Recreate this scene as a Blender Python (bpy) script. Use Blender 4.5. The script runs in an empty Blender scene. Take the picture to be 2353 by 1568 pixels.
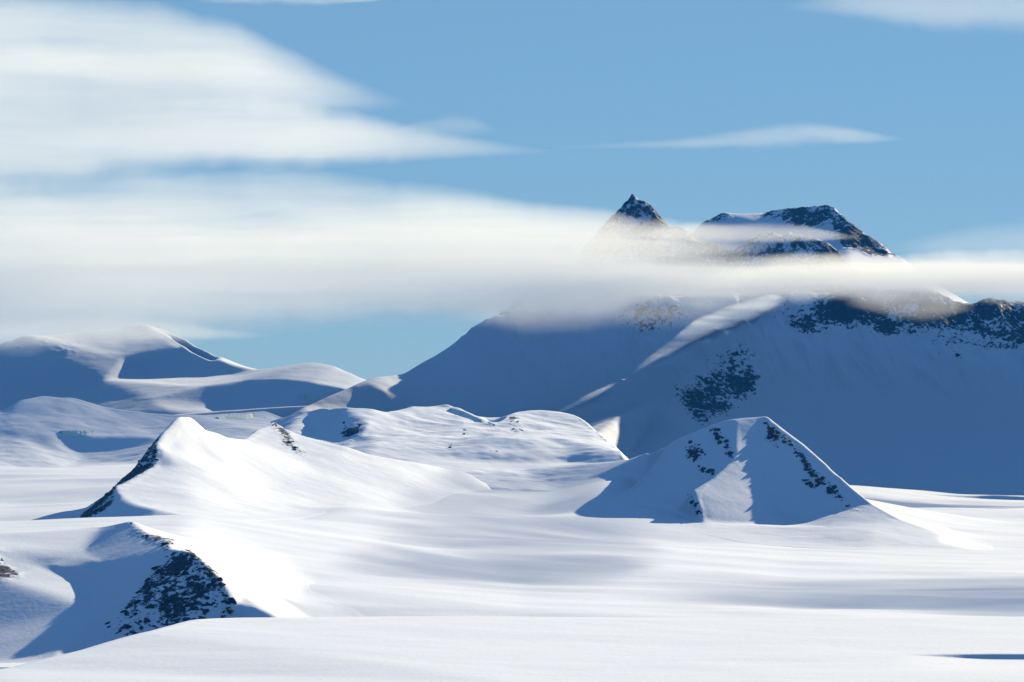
import bpy, math, random
import numpy as np
from mathutils import Vector
from mathutils.geometry import delaunay_2d_cdt

# ------------------------------------------------------------------ camera, sky, sun, exposure
scene = bpy.context.scene
F, CX, HY, CAMZ = 9580.0, 1176.5, 900.0, 626.0        # focal length and horizon in units of a 2353 wide frame
cam = bpy.data.cameras.new('camera')
cam.sensor_width = 36.0
cam.lens = 36.0 * F / 2353.0
cam.shift_y = (HY - 784.0) / 2353.0
cam.clip_start, cam.clip_end = 10.0, 400000.0
camo = bpy.data.objects.new('camera', cam)
camo.location = (0, 0, CAMZ)
camo.rotation_euler = (math.radians(90), 0, 0)
scene.collection.objects.link(camo)
scene.camera = camo

SUN_EL, SUN_BACK = math.radians(22), math.radians(52)  # low sun, to the right and behind the mountains
SUN = Vector((math.cos(SUN_EL) * math.cos(SUN_BACK), math.cos(SUN_EL) * math.sin(SUN_BACK), math.sin(SUN_EL)))
world = bpy.data.worlds.new('World')
scene.world = world
world.use_nodes = True
wn, wl = world.node_tree.nodes, world.node_tree.links
wn.clear()
sky = wn.new('ShaderNodeTexSky')
sky.sky_type = 'NISHITA'
sky.sun_disc = False
sky.sun_elevation = SUN_EL
sky.sun_rotation = math.pi / 2 - SUN_BACK
sky.altitude = 3000
sky.air_density = 1.0
sky.dust_density = 0.0
sky.ozone_density = 6.0
bg = wn.new('ShaderNodeBackground')
bg.inputs['Strength'].default_value = 0.10
wo = wn.new('ShaderNodeOutputWorld')
gam = wn.new('ShaderNodeGamma')                       # evens the sky out towards the deep polar blue of the photograph
gam.inputs['Gamma'].default_value = 0.45
tin = wn.new('ShaderNodeMix')
tin.data_type, tin.blend_type = 'RGBA', 'MULTIPLY'
tin.inputs['Factor'].default_value = 1.0
tin.inputs['B'].default_value = (0.65, 0.915, 1.05, 1)
wl.new(sky.outputs[0], gam.inputs['Color'])
wl.new(gam.outputs[0], tin.inputs['A'])
wl.new(tin.outputs['Result'], bg.inputs['Color'])
wl.new(bg.outputs[0], wo.inputs['Surface'])
sun = bpy.data.lights.new('sun', 'SUN')
sun.energy = 5.0
sun.angle = math.radians(0.5)
sun.color = (1.0, 0.79, 0.475)
suno = bpy.data.objects.new('sun', sun)
suno.rotation_euler = SUN.to_track_quat('Z', 'Y').to_euler()
suno.location = (9000, 9000, 9000)
scene.collection.objects.link(suno)

scene.view_settings.view_transform = 'Standard'
scene.view_settings.look = 'None'
scene.view_settings.gamma = 1
scene.view_settings.use_curve_mapping = False
scene.view_settings.exposure = 1.13
cy = scene.cycles
cy.max_bounces, cy.diffuse_bounces, cy.glossy_bounces = 8, 0, 0
cy.volume_bounces, cy.transparent_max_bounces = 5, 24
cy.use_denoising = True
cy.caustics_reflective = cy.caustics_refractive = False

# ------------------------------------------------------------------ helpers
rng = np.random.default_rng(7)
random.seed(7)


def hash2(ix, iy, seed):
    h = (ix.astype(np.int64) * 374761393 + iy.astype(np.int64) * 668265263 + seed * 1442695041) & 0xFFFFFFFF
    h = ((h ^ (h >> 13)) * 1274126177) & 0xFFFFFFFF
    h = h ^ (h >> 16)
    return (h & 0xFFFF) / 32767.5 - 1.0


def vnoise(x, y, seed=0):
    ix, iy = np.floor(x), np.floor(y)
    fx, fy = x - ix, y - iy
    fx = fx * fx * fx * (fx * (fx * 6 - 15) + 10)
    fy = fy * fy * fy * (fy * (fy * 6 - 15) + 10)
    a, b = hash2(ix, iy, seed), hash2(ix + 1, iy, seed)
    c, d = hash2(ix, iy + 1, seed), hash2(ix + 1, iy + 1, seed)
    return (a * (1 - fx) + b * fx) * (1 - fy) + (c * (1 - fx) + d * fx) * fy


def fbm(x, y, seed=0, octs=4, gain=0.5, ridged=False):
    s, a, n = 0.0, 1.0, 0.0
    ca, sa = math.cos(0.6), math.sin(0.6)
    for o in range(octs):
        v = vnoise(x, y, seed + o * 17)
        if ridged:
            v = 1 - 2 * np.abs(v)
        s = s + v * a
        n += a
        a *= gain
        x, y = (x * ca - y * sa) * 2.03, (x * sa + y * ca) * 2.03
    return s / n


def blur1(z, r, axis):
    """three box blurs along one axis, edges held"""
    r = int(r)
    if r < 1:
        return z
    for _ in range(3):
        pad = [(0, 0), (0, 0)]
        pad[axis] = (r + 1, r)
        p = np.cumsum(np.pad(z, pad, mode='edge'), axis=axis)
        n = z.shape[axis]
        if axis == 0:
            z = (p[2 * r + 1:2 * r + 1 + n] - p[0:n]) / (2 * r + 1)
        else:
            z = (p[:, 2 * r + 1:2 * r + 1 + n] - p[:, 0:n]) / (2 * r + 1)
    return z


def blur(z, r):
    return blur1(blur1(z, r, 0), r, 1)


def zof(px, py, d):
    return CAMZ + (HY - py) / F * d


def pyof(z, d):
    return HY + (CAMZ - z) * F / d


def sstep(a, b, x):
    t = np.clip((x - a) / (b - a), 0, 1)
    return t * t * (3 - 2 * t)


def inside(poly, X, Y):
    r = np.zeros(X.shape, bool)
    n = len(poly)
    for i in range(n):
        x0, y0 = poly[i]
        x1, y1 = poly[(i + 1) % n]
        if y0 == y1:
            continue
        c = ((y0 > Y) != (y1 > Y)) & (X < (x1 - x0) * (Y - y0) / (y1 - y0) + x0)
        r ^= c
    return r


def tag(o, label=None, cat=None, group=None, kind=None):
    for k, v in (('label', label), ('category', cat), ('group', group), ('kind', kind)):
        if v:
            o[k] = v
    return o


def link(o, parent=None):
    scene.collection.objects.link(o)
    if parent is not None:
        o.parent = parent
    return o


def mesh_from(name, verts, quads, mat, smooth=True):
    me = bpy.data.meshes.new(name)
    nv, nf = len(verts), len(quads)
    k = quads.shape[1]
    me.vertices.add(nv)
    me.vertices.foreach_set('co', verts.astype(np.float32).ravel())
    me.loops.add(nf * k)
    me.loops.foreach_set('vertex_index', quads.astype(np.int32).ravel())
    me.polygons.add(nf)
    me.polygons.foreach_set('loop_start', np.arange(0, nf * k, k, dtype=np.int32))
    me.polygons.foreach_set('loop_total', np.full(nf, k, dtype=np.int32))
    me.polygons.foreach_set('use_smooth', np.full(nf, smooth, dtype=bool))
    me.update(calc_edges=True)
    me.materials.append(mat)
    return me


# ------------------------------------------------------------------ materials
def new_mat(name):
    m = bpy.data.materials.new(name)
    m.use_nodes = True
    n, l = m.node_tree.nodes, m.node_tree.links
    n.clear()
    return m, n, l


def snow_nodes(n, l):
    """colour and bump of wind-packed snow"""
    geo = n.new('ShaderNodeNewGeometry')
    mp = n.new('ShaderNodeMapping')
    mp.inputs['Scale'].default_value = (0.011, 0.022, 0.016)
    mp.inputs['Rotation'].default_value = (0, 0, 0.25)
    l.new(geo.outputs['Position'], mp.inputs['Vector'])
    nz = n.new('ShaderNodeTexNoise')
    nz.inputs['Scale'].default_value = 1.0
    nz.inputs['Detail'].default_value = 5
    l.new(mp.outputs[0], nz.inputs['Vector'])
    bm = n.new('ShaderNodeBump')
    bm.inputs['Strength'].default_value = 0.3
    bm.inputs['Distance'].default_value = 3.0
    l.new(nz.outputs['Fac'], bm.inputs['Height'])
    fine = n.new('ShaderNodeTexNoise')
    fine.inputs['Scale'].default_value = 0.07
    fine.inputs['Detail'].default_value = 4
    l.new(geo.outputs['Position'], fine.inputs['Vector'])
    b2 = n.new('ShaderNodeBump')
    b2.inputs['Strength'].default_value = 0.35
    b2.inputs['Distance'].default_value = 2.0
    l.new(fine.outputs['Fac'], b2.inputs['Height'])
    l.new(bm.outputs['Normal'], b2.inputs['Normal'])
    bm = b2
    cr = n.new('ShaderNodeMix')
    cr.data_type = 'RGBA'
    cr.inputs['A'].default_value = (0.575, 0.695, 0.955, 1)
    cr.inputs['B'].default_value = (0.615, 0.72, 0.96, 1)
    l.new(nz.outputs['Fac'], cr.inputs['Factor'])
    return geo, cr.outputs['Result'], bm.outputs['Normal']


def make_terrain_mat(name, rock_scale=0.02, stretch=(1, 1, 1), rot=(0, 0, 0), rock=(0.022, 0.034, 0.064), thr=0.5):
    m, n, l = new_mat(name)
    out = n.new('ShaderNodeOutputMaterial')
    geo, scol, snor = snow_nodes(n, l)
    sn = n.new('ShaderNodeBsdfPrincipled')
    sn.inputs['Roughness'].default_value = 0.75
    sn.inputs['Specular IOR Level'].default_value = 0.15
    l.new(scol, sn.inputs['Base Color'])
    l.new(snor, sn.inputs['Normal'])
    # rock
    mp = n.new('ShaderNodeMapping')
    mp.inputs['Scale'].default_value = tuple(rock_scale * s for s in stretch)
    mp.inputs['Rotation'].default_value = rot
    l.new(geo.outputs['Position'], mp.inputs['Vector'])
    nz = n.new('ShaderNodeTexNoise')
    nz.inputs['Scale'].default_value = 1.0
    nz.inputs['Detail'].default_value = 6
    nz.inputs['Roughness'].default_value = 0.62
    l.new(mp.outputs[0], nz.inputs['Vector'])
    att = n.new('ShaderNodeAttribute')
    att.attribute_name = 'rock'
    big = n.new('ShaderNodeTexNoise')
    big.inputs['Scale'].default_value = 0.3
    big.inputs['Detail'].default_value = 3
    l.new(mp.outputs[0], big.inputs['Vector'])
    both = n.new('ShaderNodeMix')
    both.data_type = 'FLOAT'
    both.inputs['Factor'].default_value = 0.3
    l.new(nz.outputs['Fac'], both.inputs['A']); l.new(big.outputs['Fac'], both.inputs['B'])
    mul = n.new('ShaderNodeMath'); mul.operation = 'MULTIPLY_ADD'
    l.new(att.outputs['Fac'], mul.inputs[0]); mul.inputs[1].default_value = 0.62
    l.new(both.outputs['Result'], mul.inputs[2])
    rmp = n.new('ShaderNodeMapRange'); rmp.interpolation_type = 'SMOOTHSTEP'
    rmp.inputs['From Min'].default_value = thr + 0.365
    rmp.inputs['From Max'].default_value = thr + 0.435
    l.new(mul.outputs[0], rmp.inputs['Value'])
    gate = n.new('ShaderNodeMath'); gate.operation = 'MULTIPLY'
    gt = n.new('ShaderNodeMath'); gt.operation = 'GREATER_THAN'; gt.inputs[1].default_value = 0.02
    l.new(att.outputs['Fac'], gt.inputs[0])
    l.new(rmp.outputs[0], gate.inputs[0]); l.new(gt.outputs[0], gate.inputs[1])
    n2 = n.new('ShaderNodeTexNoise')
    n2.inputs['Scale'].default_value = rock_scale * 3.5
    n2.inputs['Detail'].default_value = 6
    n2.inputs['Roughness'].default_value = 0.7
    l.new(geo.outputs['Position'], n2.inputs['Vector'])
    rc = n.new('ShaderNodeMix'); rc.data_type = 'RGBA'
    rc.inputs['A'].default_value = tuple(c * 0.55 for c in rock) + (1,)
    rc.inputs['B'].default_value = tuple(c * 1.6 for c in rock) + (1,)
    l.new(n2.outputs['Fac'], rc.inputs['Factor'])
    b2 = n.new('ShaderNodeBump')
    b2.inputs['Strength'].default_value = 1.0
    b2.inputs['Distance'].default_value = 0.35 / rock_scale
    l.new(n2.outputs['Fac'], b2.inputs['Height'])
    rk = n.new('ShaderNodeBsdfPrincipled')
    rk.inputs['Roughness'].default_value = 0.9
    rk.inputs['Specular IOR Level'].default_value = 0.2
    l.new(rc.outputs['Result'], rk.inputs['Base Color'])
    l.new(b2.outputs['Normal'], rk.inputs['Normal'])
    mx = n.new('ShaderNodeMixShader')
    l.new(gate.outputs[0], mx.inputs[0]); l.new(sn.outputs[0], mx.inputs[1]); l.new(rk.outputs[0], mx.inputs[2])
    l.new(mx.outputs[0], out.inputs['Surface'])
    return m


def make_rock_mat():
    m, n, l = new_mat('dark_rock')
    out = n.new('ShaderNodeOutputMaterial')
    geo = n.new('ShaderNodeNewGeometry')
    nz = n.new('ShaderNodeTexNoise')
    nz.inputs['Scale'].default_value = 0.18
    nz.inputs['Detail'].default_value = 5
    l.new(geo.outputs['Position'], nz.inputs['Vector'])
    c = n.new('ShaderNodeMix'); c.data_type = 'RGBA'
    c.inputs['A'].default_value = (0.016, 0.023, 0.042, 1)
    c.inputs['B'].default_value = (0.042, 0.054, 0.082, 1)
    l.new(nz.outputs['Fac'], c.inputs['Factor'])
    p = n.new('ShaderNodeBsdfPrincipled')
    p.inputs['Roughness'].default_value = 0.9
    p.inputs['Specular IOR Level'].default_value = 0.2
    l.new(c.outputs['Result'], p.inputs['Base Color'])
    l.new(p.outputs[0], out.inputs['Surface'])
    return m


def make_ice_mat():
    m, n, l = new_mat('blue_ice')
    out = n.new('ShaderNodeOutputMaterial')
    geo = n.new('ShaderNodeNewGeometry')
    mp = n.new('ShaderNodeMapping')
    mp.inputs['Scale'].default_value = (0.03, 0.03, 0.12)
    l.new(geo.outputs['Position'], mp.inputs['Vector'])
    nz = n.new('ShaderNodeTexNoise')
    nz.inputs['Scale'].default_value = 1.0
    nz.inputs['Detail'].default_value = 5
    l.new(mp.outputs[0], nz.inputs['Vector'])
    c = n.new('ShaderNodeMix'); c.data_type = 'RGBA'
    c.inputs['A'].default_value = (0.66, 0.84, 0.93, 1)
    c.inputs['B'].default_value = (0.80, 0.88, 0.94, 1)
    l.new(nz.outputs['Fac'], c.inputs['Factor'])
    b = n.new('ShaderNodeBump'); b.inputs['Distance'].default_value = 6.0
    l.new(nz.outputs['Fac'], b.inputs['Height'])
    p = n.new('ShaderNodeBsdfPrincipled')
    p.inputs['Roughness'].default_value = 0.45
    l.new(c.outputs['Result'], p.inputs['Base Color'])
    l.new(b.outputs['Normal'], p.inputs['Normal'])
    l.new(p.outputs[0], out.inputs['Surface'])
    return m


def make_cloud_mat(name, density, aniso=0.05, color=(0.89, 0.945, 1.0)):
    m, n, l = new_mat(name)
    out = n.new('ShaderNodeOutputMaterial')
    v = n.new('ShaderNodeVolumePrincipled')
    v.inputs['Color'].default_value = color + (1,)
    v.inputs['Density'].default_value = density
    v.inputs['Anisotropy'].default_value = aniso
    l.new(v.outputs[0], out.inputs['Volume'])
    m.cycles.homogeneous_volume = True
    return m


MAT_ROCK = make_rock_mat()
MAT_ICE = make_ice_mat()


# ------------------------------------------------------------------ terrain from crest, rib and foot lines
def tin_grid(lines, pxs, ds, dm, r_soft, r_sharp, keep=1.0):
    """Triangulate the surveyed lines, sample on the grid, soften the slopes and keep the crests."""
    k = F / dm
    pts, zs, edges, idx = [], [], [], {}
    for ln in lines:
        prev = None
        for p in ln:
            px, d = float(p[0]), float(p[2])
            z = p[3] if len(p) > 3 else zof(*p)
            key = (round(px, 1), round(d))
            if key not in idx:
                idx[key] = len(pts)
                pts.append(Vector((px, d * k)))
                zs.append(z)
            i = idx[key]
            if prev is not None and prev != i:
                edges.append((prev, i))
            prev = i
    vo, eo, fo, ov, oe, of = delaunay_2d_cdt(pts, edges, [], 0, 1e-3)
    zv = np.zeros(len(vo))
    P0 = np.array([(p.x, p.y) for p in pts]); Z0 = np.array(zs)
    for i, v in enumerate(vo):
        if ov[i]:
            zv[i] = zs[ov[i][0]]
        else:
            dd = np.hypot(P0[:, 0] - v.x, P0[:, 1] - v.y)
            j = np.argsort(dd)[:2]
            w = 1 / (dd[j] + 1e-6)
            zv[i] = (Z0[j] * w).sum() / w.sum()
    A, B = np.asarray(pxs), np.asarray(ds) * k
    Z = np.full((len(B), len(A)), np.nan)
    V = np.array([(v.x, v.y) for v in vo])
    for f in fo:
        f = list(f)
        for q in range(1, len(f) - 1):
            i0, i1, i2 = f[0], f[q], f[q + 1]
            p0, p1, p2 = V[i0], V[i1], V[i2]
            a0, a1 = np.searchsorted(A, [min(p0[0], p1[0], p2[0]) - 1e-6, max(p0[0], p1[0], p2[0]) + 1e-6])
            b0, b1 = np.searchsorted(B, [min(p0[1], p1[1], p2[1]) - 1e-6, max(p0[1], p1[1], p2[1]) + 1e-6])
            if a1 <= a0 or b1 <= b0:
                continue
            X, Y = np.meshgrid(A[a0:a1], B[b0:b1])
            den = (p1[1] - p2[1]) * (p0[0] - p2[0]) + (p2[0] - p1[0]) * (p0[1] - p2[1])
            if abs(den) < 1e-9:
                continue
            w0 = ((p1[1] - p2[1]) * (X - p2[0]) + (p2[0] - p1[0]) * (Y - p2[1])) / den
            w1 = ((p2[1] - p0[1]) * (X - p2[0]) + (p0[0] - p2[0]) * (Y - p2[1])) / den
            w2 = 1 - w0 - w1
            ok = (w0 > -1e-6) & (w1 > -1e-6) & (w2 > -1e-6)
            sub = Z[b0:b1, a0:a1]
            sub[ok] = (w0 * zv[i0] + w1 * zv[i1] + w2 * zv[i2])[ok]
    Z[np.isnan(Z)] = -600.0
    S = blur(Z, r_soft)
    if r_sharp and keep:
        M = np.zeros_like(Z)
        for ln in lines:
            for p, q in zip(ln[:-1], ln[1:]):
                if len(p) > 3 and len(q) > 3:
                    continue
                n = int(max(abs(q[0] - p[0]) / np.median(np.diff(A)), abs(q[2] - p[2]) * k / np.median(np.diff(B)))) * 2 + 2
                t = np.linspace(0, 1, n)
                ai = np.searchsorted(A, p[0] + (q[0] - p[0]) * t)
                bi = np.searchsorted(B, (p[2] + (q[2] - p[2]) * t) * k)
                ok = (ai < len(A)) & (bi < len(B)) & (ai > 0) & (bi > 0)
                M[bi[ok], ai[ok]] = 1
        W = blur(M, r_soft)
        W = keep * np.clip(W / max(W.max(), 1e-9) * 2.2, 0, 1)
        S = S * (1 - W) + blur(Z, r_sharp) * W
    return S


GL = {}


def glacier_z(px, d):
    """bilinear height of the glacier at (px, d) arrays"""
    A, D, Z = GL['px'], GL['d'], GL['z']
    i = np.clip(np.interp(px, A, np.arange(len(A))), 0, len(A) - 1.001)
    j = np.clip(np.interp(d, D, np.arange(len(D))), 0, len(D) - 1.001)
    i0, j0 = i.astype(int), j.astype(int)
    fi, fj = i - i0, j - j0
    return (Z[j0, i0] * (1 - fi) + Z[j0, i0 + 1] * fi) * (1 - fj) + (Z[j0 + 1, i0] * (1 - fi) + Z[j0 + 1, i0 + 1] * fi) * fj


TERR = {}


def terrain(name, lines, pxr, dr, res, mat, label, r_soft=4, r_sharp=2, keep=1.0, blend=14.0, rocks=(), bumps=None,
            rough=10.0, rough_scale=120.0, snow_rough=2.0, ds=None, is_glacier=False, kind='structure', seed=1, pxa=None, rock_soft=3):
    nx, ny = res
    pxs = np.linspace(pxr[0], pxr[1], nx) if pxa is None else pxa
    nx = len(pxs)
    ds = np.linspace(dr[0], dr[1], ny) if ds is None else ds
    ny = len(ds)
    dm = 0.5 * (dr[0] + dr[1])
    Z = tin_grid(lines, pxs, ds, dm, r_soft, r_sharp, keep)
    PX, D = np.meshgrid(pxs, ds)
    X = (PX - CX) / F * D
    PY = pyof(Z, D)
    # rock fields: polygons (in the frame of the survey) softened and broken up
    R = np.zeros_like(Z)
    for poly, w in rocks:
        R = np.maximum(R, w * inside(poly, PX + 6 * fbm(X / 60, D / 60, seed + 5, 3), PY + 6 * fbm(X / 60, D / 60, seed + 9, 3)))
    R = blur(R, rock_soft)
    R = R * (0.92 + 0.34 * fbm(X / (2.2 * rough_scale), D / (1.4 * rough_scale), seed + 13, 3))
    if rough:
        Z = Z + R * rough * fbm(X / rough_scale, D / rough_scale, seed + 3, 5, 0.6, ridged=True)
    if snow_rough:
        Z = Z + snow_rough * fbm(X / 330, D / 240, seed + 31, 4)
    if bumps is not None:
        Z = Z + bumps(PX, D, X, Z)
    keepv = np.ones_like(Z, bool)
    if is_glacier:
        GL['px'], GL['d'], GL['z'] = pxs, ds, Z
    elif blend:
        G = glacier_z(PX, D)
        jj, ii_ = np.meshgrid(np.arange(ny), np.arange(nx), indexing='ij')
        edge = sstep(0, 14, np.minimum(jj, np.minimum(ii_, nx - 1 - ii_)).astype(float))
        Z = np.where(Z > G - 1.5 * blend, (G - 1.5 * blend) * (1 - edge) + Z * edge, Z)
        keepv = Z > G - blend * 1.3
        h = np.clip(0.5 + 0.5 * (Z - G) / blend, 0, 1)
        Z = G * (1 - h) + Z * h + blend * h * (1 - h) + 0.3 - 2.5 * sstep(-0.7 * blend, -1.3 * blend, Z - G)
    V = np.stack([X, D, Z], -1).reshape(-1, 3)
    ii = np.arange(nx * ny).reshape(ny, nx)
    q = np.stack([ii[:-1, :-1], ii[:-1, 1:], ii[1:, 1:], ii[1:, :-1]], -1).reshape(-1, 4)
    kv = keepv.ravel()
    q = q[kv[q].any(1)]
    used = np.zeros(nx * ny, bool); used[q.ravel()] = True
    remap = np.cumsum(used) - 1
    me = mesh_from(name, V[used], remap[q], mat)
    at = me.attributes.new('rock', 'FLOAT', 'POINT')
    at.data.foreach_set('value', R.ravel()[used].astype(np.float32))
    o = link(bpy.data.objects.new(name, me))
    tag(o, label, kind=kind)
    TERR[name] = dict(px=pxs, d=ds, z=Z, rock=R, obj=o, X=X, D=D, py=pyof(Z, D), keep=keepv)
    return o


K = 1000.0


def L(*pts):
    return [(p[0], p[1], p[2] * K) + tuple(p[3:]) for p in pts]


def S(*pts):
    """loose points on a slope: they shape it without a crease"""
    return [L(p) for p in pts]


def g(px, d, off=-25.0):
    """a point just under the glacier, where a mountain's foot runs out"""
    return (px, 0, d, float(glacier_z(np.array([px], float), np.array([d * K]))[0]) + off)


def G_(*pts):
    return L(*[g(*p) for p in pts])


def near(line, dd=0.13, dz=45.0):
    """points just behind a crest, so that its notches stay open"""
    return [[(p[0], 0, p[2] + dd * K, zof(*p[:3]) - dz)] for p in line]


def drop(line, dd, z):
    """the far side of a crest, falling away out of sight"""
    return [(p[0], 0, p[2] + dd * K, z) for p in line]


# ------------------------------------------------------------------ the glacier
g_mat = make_terrain_mat('glacier_snow')
gl_lines = [
    L((-2500, 0, 10, -60), (700, 0, 10, -30), (3000, 0, 10, -20), (5000, 0, 10, -20)),
    L((-2500, 0, 11.4, -100), (0, 0, 11.4, -110), (300, 0, 11.4, -60), (600, 1418, 11.6), (700, 1416, 11.7), (1200, 1416, 11.8), (1800, 1417, 11.9), (2353, 1416, 11.9), (5000, 1416, 11.9)),
    L((480, 1240, 12.6), (560, 1300, 12.2), (640, 1370, 11.95)),
    L((700, 1330, 12.8), (1200, 1330, 13.5), (1800, 1330, 13.8), (2353, 1320, 14), (5000, 0, 14, 10)),
    L((600, 1250, 13.6), (1000, 1250, 15), (1400, 1250, 16), (1800, 1260, 16), (2353, 1250, 16.8), (5000, 0, 16.8, 10)),
    L((400, 1240, 12.7), (450, 1185, 14.8), (800, 1185, 16), (1200, 1185, 17.3)),
    L((2100, 1212, 18), (2353, 1200, 18.8), (5000, 0, 19, 30)),
    L((800, 1120, 17.3), (1200, 1120, 18.5), (1430, 1080, 18.3)),
    L((1290, 1128, 17.9), (1400, 1130, 17.5), (1450, 1160, 17.0), (1510, 1190, 16.6)),
    L((800, 1062, 18.5), (1040, 1057, 19), (1300, 1060, 19), (1430, 1048, 18.8), (1480, 1045, 18.6)),
    L((1900, 1110, 24, 40), (2353, 1138, 23.2), (5000, 0, 23.2, 40)),
    L((-2500, 0, 19, 200), (0, 1085, 19.2), (200, 1085, 19.2), (400, 1085, 19)),
    L((-2500, 0, 17.5, 150), (0, 1160, 17.4), (250, 1160, 17)),
    L((-2500, 0, 15, 60), (0, 1225, 15.8), (120, 1225, 15.6)),
    L((-2500, 0, 21, 280), (0, 0, 21, 300), (700, 0, 21, 380), (1300, 0, 20.5, 280), (1430, 0, 20.5, 180), (1800, 0, 20, 60)),
    L((-2500, 0, 26, 350), (600, 0, 26, 350), (1400, 0, 25, 150), (2000, 0, 26, 60), (5000, 0, 26, 60)),
    L((-2500, 0, 48, 60), (1176, 0, 48, 60), (5000, 0, 48, 60)),
]
gd = np.concatenate([np.linspace(10, 20, 520), np.linspace(20, 27, 170)[1:], np.geomspace(27, 46, 16)[1:]]) * K


def gl_bumps(PX, D, X, Z):
    fade = sstep(30 * K, 26 * K, D)
    a = fbm(X / 1300 + 0.35 * D / 900, D / 800, 11, 3)
    b = fbm(X / 520 + 0.5 * D / 420, D / 300, 23, 3)
    foot = np.exp(-((PX - 1420) / 130) ** 2 - ((D - 17300) / 800) ** 2)
    return fade * (1 - foot) * (26 * a + 3.5 * b) + 8 * foot


terrain('glacier', gl_lines, (-2500, 5000), (10 * K, 20 * K), (1300, len(gd)), g_mat,
        'broad white glacier sweeping between the peaks with soft wind-shaped swells', r_soft=7, r_sharp=0, snow_rough=0.5, rough=0,
        ds=gd, pxa=np.concatenate([np.linspace(-2500, -150, 90)[:-1], np.linspace(-150, 2500, 880), np.linspace(2500, 5000, 90)[1:]]), is_glacier=True, bumps=gl_bumps)

# ------------------------------------------------------------------ near snowfield along the bottom of the view
f1_crest = L((-1500, 1700, 8.6), (-600, 1640, 9), (0, 1536, 9.6), (180, 1490, 9.9), (330, 1450, 10.2), (430, 1422, 10.5), (560, 1419, 10.75), (700, 1418, 10.9), (1200, 1417, 11),
             (1800, 1420, 11), (2353, 1417, 11), (4500, 1417, 11))
def f1_bumps(PX, D, X, Z):
    line = 9860 + 25 * np.sin(PX / 160.0)                 # low wind scarp at the right
    w = sstep(2040, 2300, PX) * sstep(4400, 3600, PX)
    t = (line - D)
    scarp = -11 * w * sstep(-2, 16, t) * sstep(520, 30, t)
    return scarp + 2.5 * fbm(X / 500 + D / 1500, D / 260, 43, 3)


terrain('snowfield', [f1_crest, [(p[0], 0, p[2] + 500, -150 if p[0] < 600 else -60) for p in f1_crest],
                      L((-1500, 0, 7.8, -60), (0, 1600, 8.9), (1200, 1575, 9.1), (2353, 1575, 9.1), (4500, 0, 9.1, -10)),
                      L((-1500, 0, 3, -90), (1200, 0, 3, -90), (4500, 0, 3, -90))],
        (-1500, 4500), (3 * K, 11.8 * K), (900, 420), g_mat,
        'smooth white snowfield across the bottom of the view', r_soft=5, r_sharp=2, blend=0, rough=0, snow_rough=0.6, seed=41, bumps=f1_bumps,
        ds=np.concatenate([np.linspace(3, 8.6, 40)[:-1], np.linspace(8.6, 11.8, 521)]) * K)

# ------------------------------------------------------------------ rocky spur, lower left
KNOB = [(385, 1275), (412, 1264), (445, 1268), (500, 1318), (548, 1388), (545, 1425), (430, 1425), (420, 1450), (340, 1468), (255, 1475), (242, 1440), (300, 1370), (350, 1310)]
spur_mat = make_terrain_mat('spur_snow_and_rock', 0.07)
f2_saddle = L((-500, 1225, 13.3), (0, 1232, 13), (60, 1230, 13), (150, 1225, 12.9), (230, 1210, 12.7), (300, 1196, 12.5))
f2_crest = L((300, 1196, 12.5), (340, 1228, 12.3), (385, 1240, 12.1), (392, 1260, 11.9), (415, 1264, 11.75), (445, 1269, 11.7), (485, 1305, 11.6), (520, 1345, 11.54), (545, 1390, 11.5), (552, 1430, 11.47))
terrain('rocky_spur', [
    f2_saddle, f2_crest, *near(f2_saddle), drop(f2_saddle, 0.6, 90), L((380, 1250, 12.9), (480, 1245, 12.6), (560, 1302, 12.2), (640, 1372, 11.95), (720, 1425, 11.7)),
    L((480, 1290, 11.9), (560, 1370, 11.6), (640, 1420, 11.4)), G_((650, 13.3), (760, 12.6), (900, 11.8)), G_((300, 13.9, -40), (560, 13.9)),
    L((-500, 0, 11.6, -150), (0, 1545, 11.0), (120, 1512, 11.15), (250, 1482, 11.33), (330, 1475, 11.36), (430, 1462, 11.38), (545, 1440, 11.4)),
    L((-500, 0, 10.3, -170), (200, 0, 10.3, -150), (600, 0, 10.3, -100), (900, 0, 10.3, -100)),
    L((0, 1330, 12.0), (90, 1300, 12.2), (180, 1340, 12.0)), L((195, 1268, 12.3), (240, 1290, 12.1), (225, 1400, 11.6)),
    L((-80, 1228, 12.6), (-20, 1262, 12.3), (34, 1318, 12.1)), L((352, 1318, 11.7), (305, 1385, 11.52)),
], (-500, 900), (10.3 * K, 13.9 * K), (640, 560), spur_mat, 'low rocky spur with a dark boulder-studded knob at lower left, beside the near snowfield',
    r_soft=6, r_sharp=2, rough=7, rough_scale=60, snow_rough=1.2, seed=51,
    rocks=[(KNOB, 0.70), ([(297, 1196), (330, 1222), (385, 1238), (410, 1236), (395, 1262), (380, 1275), (350, 1250), (318, 1245)], 0.70),
           ([(300, 1196), (262, 1222), (285, 1214)], 0.65), ([(-30, 1260), (36, 1315), (60, 1326), (10, 1335), (-30, 1340)], 0.84)])

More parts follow.
